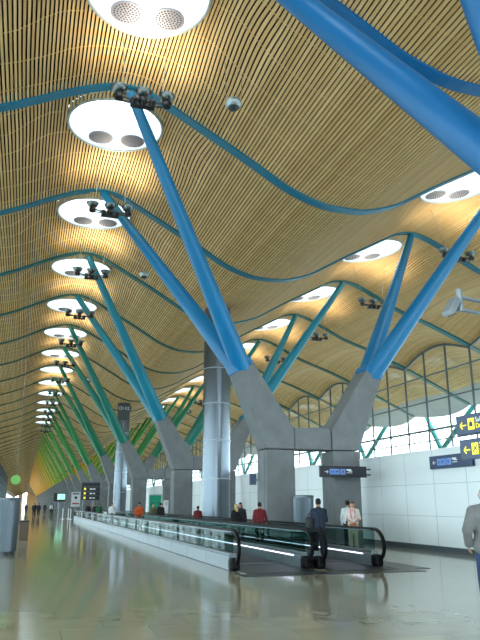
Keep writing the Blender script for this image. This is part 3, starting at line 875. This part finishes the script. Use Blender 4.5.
def person(label, loc, rz, H=1.72, top=(60,60,80), bottom=(40,42,50), hair=(40,30,26), skin=None, la=None, ra=None, legs=None,
           hair_style='short', sleeve='long', vox=0.02, hem=0.88, skirt=None, lean=0.0, coat=False, shoes=(30,28,28), extra=None):
    t = thing('person', label, 'person', loc, rz)
    s = H/1.75; skin = skin or SKIN
    la = la or [(-0.235,-0.02,1.13), (-0.245,0.05,0.88)]; ra = ra or [(0.235,-0.02,1.13), (0.245,0.05,0.88)]
    legs = legs or [((-0.1,0.02,0.49), (-0.1,-0.02,0.09)), ((0.1,0.02,0.49), (0.1,-0.02,0.09))]
    V = lambda p: Vector((p[0]*s, (p[1]+lean*max(0, p[2]-0.9))*s, p[2]*s))
    body = MB(); up = MB(); lo = MB(); sh = MB()
    def both(p0, p1, r0, r1, tgt, grow): rc(tgt, V(p0), V(p1), (r0+grow)*s, (r1+grow)*s)
    g = 0.03 if coat else 0.016
    for tgt, gr in ((body, 0.0), (up, g)):
        both((-0.085,0,1.34),(0.085,0,1.34),0.108,0.108,tgt,gr)
        for sg in (-1,1):
            both((sg*0.085,0,1.34),(sg*0.06,0.0,1.1),0.108,0.1,tgt,gr)
            both((sg*0.06,0,1.1),(sg*0.075,0,hem+0.09),0.1,0.108,tgt,gr)
            both((sg*0.06,0,1.42),(sg*0.175,-0.005,1.41),0.07,0.062,tgt,gr)
    both((-0.07,0,0.96),(0.07,0,0.96),0.11,0.11,body,0)
    both((0,-0.01,1.42),(0,0.005,1.56),0.062,0.055,body,0)
    both((0,0,1.42),(0,0,1.475),0.075,0.07,up,g*0.6)
    for sg, arm in ((-1,la),(1,ra)):
        e, wv = arm
        both((sg*0.18,0,1.405), e, 0.055, 0.042, body, 0); both(e, wv, 0.04, 0.027, body, 0)
        both((sg*0.18,0,1.405), e, 0.055, 0.045, up, g)
        if sleeve == 'long':
            mid = tuple(e[i]+(wv[i]-e[i])*0.94 for i in range(3)); both(e, mid, 0.043, 0.034, up, g*0.8)
        # hand
        d = (Vector(wv)-Vector(e)).normalized()
        side = Vector((0,1,0)) - d*d.y
        side = side.normalized() if side.length > 0.2 else Vector((0,0,1))
        nrm = d.cross(side)
        inn = nrm if nrm.x*sg < 0 else -nrm
        w0 = Vector(wv)
        pal = w0+d*0.075
        for q in (-0.022, 0.0, 0.022): both(w0+d*0.02+side*q*0.7, pal+side*q, 0.017, 0.014, body, 0)
        for q, ln in ((-0.033,0.058),(-0.011,0.074),(0.011,0.08),(0.033,0.07)):
            b0 = pal+side*q; b1 = b0+d*ln*0.55+inn*0.012; b2 = b1+d*ln*0.4+inn*0.03
            both(b0, b1, 0.0095, 0.009, body, 0); both(b1, b2, 0.009, 0.0075, body, 0)
        th0 = w0+d*0.03+side*0.03; th1 = th0+side*0.03+d*0.03+inn*0.012; th2 = th1+d*0.03+inn*0.012
        both(th0, th1, 0.012, 0.011, body, 0); both(th1, th2, 0.011, 0.009, body, 0)
    for sg, (kn, an) in zip((-1,1), legs):
        both((sg*0.09,0,0.93), kn, 0.088, 0.058, body, 0); both(kn, an, 0.056, 0.036, body, 0)
        both((sg*0.088,0,0.95), kn, 0.098, 0.072, lo, 0.012); both(kn, (an[0],an[1],an[2]+0.0), 0.07, 0.055, lo, 0.012)
        both((an[0],an[1],0.06),(an[0],an[1]+0.12,0.035),0.04,0.03,body,0)
        both((an[0],an[1]-0.03,0.05),(an[0]+sg*0.015,an[1]+0.15,0.042),0.05,0.04,sh,0)
        sh.v = [(a, b_, max(0.0, c)) for a, b_, c in sh.v]
    both((-0.07,0,0.98),(0.07,0,0.98),0.115,0.115,lo,0.008)
    # head
    hc = V((0,0.02,1.645))
    def hp(x, y, z): return hc+Vector((x*s, y*s, z*s))
    body.sphere(hp(0,0,0.0), (0.074*s,0.094*s,0.105*s), 20)
    rc(body, hp(0,0.045,-0.055), hp(0,0.05,-0.085), 0.052*s, 0.036*s)
    rc(body, hp(0,0.09,0.005), hp(0,0.106,-0.03), 0.009*s, 0.014*s)
    for sg in (-1,1): body.sphere(hp(sg*0.076,-0.008,-0.012), (0.012*s,0.022*s,0.032*s), 10)
    fuse('body', body, skin, t, vox)
    o = fuse('shirt' if not coat else 'jacket', up, cloth(top), t, max(vox, 0.013))
    if skirt:
        k = MB(); k.lathe([(0.15*s,1.0*s),(0.2*s,0.8*s),(0.24*s,0.5*s),(0.25*s,0.42*s),(0.235*s,0.42*s),(0.14*s,0.98*s)], (0,0,0), 28)
        k.build('skirt', cloth(skirt), t, True)
    else: fuse('trousers', lo, cloth(bottom), t, max(vox, 0.013))
    fuse('shoes', sh, cloth(shoes), t, max(vox, 0.013))
    hm = cloth(hair, 0.2)
    h_ = MB()
    if hair_style == 'bald':
        for sg in (-1,1): h_.sphere(hp(sg*0.055,-0.035,-0.02), (0.03*s,0.055*s,0.05*s), 14)
        h_.sphere(hp(0,-0.065,-0.035), (0.06*s,0.036*s,0.055*s), 14)
    else:
        h_.sphere(hp(0,-0.022,0.022), (0.083*s,0.09*s,0.102*s), 18)
        h_.sphere(hp(0,0.03,0.06), (0.068*s,0.07*s,0.056*s), 16)
        if hair_style == 'long':
            rc(h_, hp(0,-0.06,0.0), hp(0,-0.075,-0.17), 0.075*s, 0.065*s)
            for sg in (-1,1): rc(h_, hp(sg*0.06,-0.02,0.0), hp(sg*0.065,-0.04,-0.13), 0.03*s, 0.03*s)
    fuse('hair', h_, hm, t, max(vox*0.8, 0.009))
    for sg in (-1,1):
        e_ = MB(); e_.sphere(hp(sg*0.029,0.087,0.008), (0.011*s,0.007*s,0.008*s), 10); e_.build('eye', EYE, t, True)
    m_ = MB(); m_.sphere(hp(0,0.096,-0.056), (0.021*s,0.008*s,0.008*s), 10); m_.build('mouth', LIP, t, True)
    return t, s

# man in blue at the mouth of the far walkway
person('man in a dark blue shirt and dark trousers seen from behind at the walkway mouth', (8.24,18.25,0.022), radians(-6), 1.77, (30,44,64), (22,26,36), (24,20,22),
       SKIN2, [(-0.225,-0.03,1.14),(-0.2,0.12,0.95)], [(0.235,0.02,1.15),(0.13,0.2,1.12)], None, 'short', 'long', 0.0085, 0.86)
t = thing('shoulder_bag', 'dark bag hanging at the left side of the man in blue', 'bag', (7.96,18.3,0.88))
b = MB(); b.box(-0.07,0.07,-0.14,0.14,0.0,0.4); b.build('bag_body', cloth((34,40,40)), t, bevel=0.05)
b = MB(); b.box(-0.08,0.08,-0.1,0.1,0.05,0.2); b.build('pocket', cloth((44,50,48)), t, bevel=0.03)
b = MB(); b.strip([(0.0,-0.12,0.38),(0.04,-0.1,0.48),(0.06,0.0,0.55),(0.04,0.1,0.48),(0.0,0.12,0.38)], 0.03, 0.012, (1,0,0)); b.build('strap', cloth((30,32,34)), t)
# woman in white and the person behind her
person('woman in a white blouse with pink scarf and clasped hands beside the walkway', (11.52,22.5,0.0), radians(156), 1.73, (214,210,206), (196,186,168), (96,66,52),
       SKIN, [(-0.25,0.02,1.14),(-0.07,0.2,1.02)], [(0.25,0.02,1.14),(0.07,0.2,1.02)], None, 'short', 'short', 0.0085, 0.9)
woman = [o for o in bpy.data.objects if o.name.startswith('person') and 'pink scarf' in o.get('label','')][0]
b = MB()
b.tube([(-0.07,0.1,1.46),(-0.085,0.125,1.3),(-0.055,0.135,1.12)], [0.03,0.028,0.022], 8); b.tube([(0.07,0.1,1.46),(0.085,0.125,1.3),(0.055,0.135,1.12)], [0.03,0.028,0.022], 8)
b.tube([(-0.07,0.1,1.46),(-0.06,-0.05,1.49),(0.06,-0.05,1.49),(0.07,0.1,1.46)], 0.028, 8)
b.build('scarf', cloth((214,150,146)), woman, True)
b = MB(); b.lathe([(0.166,0.0),(0.168,0.04),(0.166,0.08)], (0,0,0.88), 28); o = b.build('waistband', cloth((178,110,72)), woman, True); o.scale = (1.08,0.84,1)
person('dark haired person in a white shirt half hidden behind the woman in white', (11.78,23.4,0.0), radians(-40), 1.76, (204,208,214), (38,40,46), (26,22,22),
       SKIN2, None, None, None, 'short', 'long', 0.012, 0.88)
# old man at the right edge
person('grey haired balding man in a grey jacket cut off by the right edge', (6.705,8.7,0.0), radians(-32), 1.9, (104,106,106), (40,56,92), (168,166,164),
       SKIN, [(-0.28,-0.12,1.16),(-0.27,0.02,0.97)], None, [((-0.1,0.12,0.5),(-0.1,0.14,0.09)),((0.1,-0.02,0.5),(0.1,-0.26,0.13))], 'bald', 'long', 0.0085, 0.86, None, 0.03, True)
# riders on the far walkway
person('person in a red jacket riding the walkway in front of the nearest full pylon', (8.5,24.2,0.036), radians(-15), 1.66, (104,22,30), (30,30,36), (24,20,20), SKIN, None, [(0.27,0.05,1.16),(0.3,0.25,1.0)], None, 'short', 'long', 0.013)
person('blonde person in black with her back turned, left of the red jacket', (8.25,26.35,0.036), radians(10), 1.6, (22,22,26), (26,26,30), (190,160,110), SKIN, None, None, None, 'long', 'long', 0.014)
person('dark haired person in dark clothes facing the camera between the blonde and the red jacket', (8.75,27.35,0.036), radians(165), 1.66, (34,36,52), (30,30,36), (28,22,22), SKIN, None, None, None, 'long', 'long', 0.014)
person('person in an orange shirt riding the nearer walkway', (6.2,38.1,0.036), radians(170), 1.68, (176,70,22), (70,60,56), (30,24,22), SKIN2, [(-0.25,0.04,1.14),(-0.05,0.2,1.12)], [(0.25,0.04,1.14),(0.05,0.2,1.12)], None, 'short', 'long', 0.018)
person('person in dark clothes on the farther walkway before the green poster', (8.5,43.6,0.036), radians(0), 1.66, (24,30,32), (26,28,32), (22,18,18), SKIN, None, None, None, 'short', 'long', 0.02)
person('person in an olive top standing just left of the one in dark clothes', (8.5,46.2,0.036), radians(180), 1.6, (98,104,72), (60,60,56), (120,92,60), SKIN, None, None, None, 'long', 'long', 0.02)
person('person in a white shirt riding the nearer walkway, far off', (6.2,50.3,0.036), radians(170), 1.66, (214,220,222), (60,64,70), (30,26,24), SKIN2, None, None, None, 'short', 'long', 0.022)
person('person in a green top riding the nearer walkway, far off', (6.2,59.3,0.036), radians(170), 1.62, (24,88,56), (50,52,56), (30,26,24), SKIN2, None, None, None, 'short', 'long', 0.022)
person('person in red seen beside the base of the big silver column', (8.55,33.9,0.036), radians(-20), 1.5, (96,26,28), (44,40,44), (26,22,22), SKIN2, None, None, None, 'short', 'long', 0.02)
person('dark figure on the nearer walkway below the stacked board, left of a pair', (6.0,67.5,0.036), radians(180), 1.62, (34,36,44), (32,32,38), (22,20,20), SKIN2, None, None, None, 'short', 'long', 0.025)
person('dark figure on the nearer walkway below the stacked board, right of a pair', (6.5,66.0,0.036), radians(180), 1.62, (44,44,50), (34,34,40), (22,20,20), SKIN2, None, None, None, 'short', 'long', 0.025)
person('dark walker alone on the open floor, nearest of the distant walkers', (1.3,92.0,0), radians(180), 1.72, (28,30,36), (26,28,34), (22,20,20), SKIN2, None, None, [((-0.1,0.12,0.5),(-0.1,0.16,0.09)),((0.1,-0.02,0.5),(0.1,-0.22,0.12))], 'short', 'long', 0.025)
far = [(1.9,93.5,(34,34,44),'dark walker close beside the nearest distant walker'), (3.2,112,(52,46,64),'distant walker in plum, right of the dark pair'),
       (0.4,120,(60,64,72),'distant walker in grey, left of the dark pair'), (4.6,118,(30,32,40),'distant walker in black, farthest right of the group'),
       (3.9,104,(190,196,204),'distant walker in a pale top near the lit screen'), (2.2,140,(44,44,54),'farthest tiny walker in the middle of the open floor')]
for i, (fx, fy, c, lab) in enumerate(far):
    person(lab, (fx,fy,0), radians(180 if i % 2 else 0), 1.7, c, (34,36,42), (24,22,22), SKIN2, None, None, [((-0.1,0.1,0.5),(-0.1,0.12,0.09)),((0.1,-0.02,0.5),(0.1,-0.2,0.12))], 'short', 'long', 0.03)

# ------------------------------------------------------------------ world, camera, view
W = bpy.data.worlds.new('World'); SC.world = W; W.use_nodes = True
bg = W.node_tree.nodes['Background']
bg.inputs['Color'].default_value = (0.77, 0.93, 1.0, 1); bg.inputs['Strength'].default_value = 2.2
cam = bpy.data.cameras.new('Camera'); co = bpy.data.objects.new('Camera', cam); COL.objects.link(co)
cam.sensor_fit = 'AUTO'; cam.sensor_width = 36; cam.lens = 651.3/640*36; cam.clip_end = 2000
co.location = (0, 0, 1.65); co.rotation_euler = (pi/2+0.275, 0, -0.309)
SC.camera = co
SC.view_settings.view_transform = 'Standard'; SC.view_settings.look = 'None'
SC.view_settings.gamma = 1.0; SC.view_settings.use_curve_mapping = False
SC.view_settings.exposure = 1.62
cy = SC.cycles
cy.max_bounces = 10; cy.diffuse_bounces = 5; cy.glossy_bounces = 4; cy.transparent_max_bounces = 16; cy.transmission_bounces = 6
cy.use_denoising = True; cy.sample_clamp_indirect = 8.0
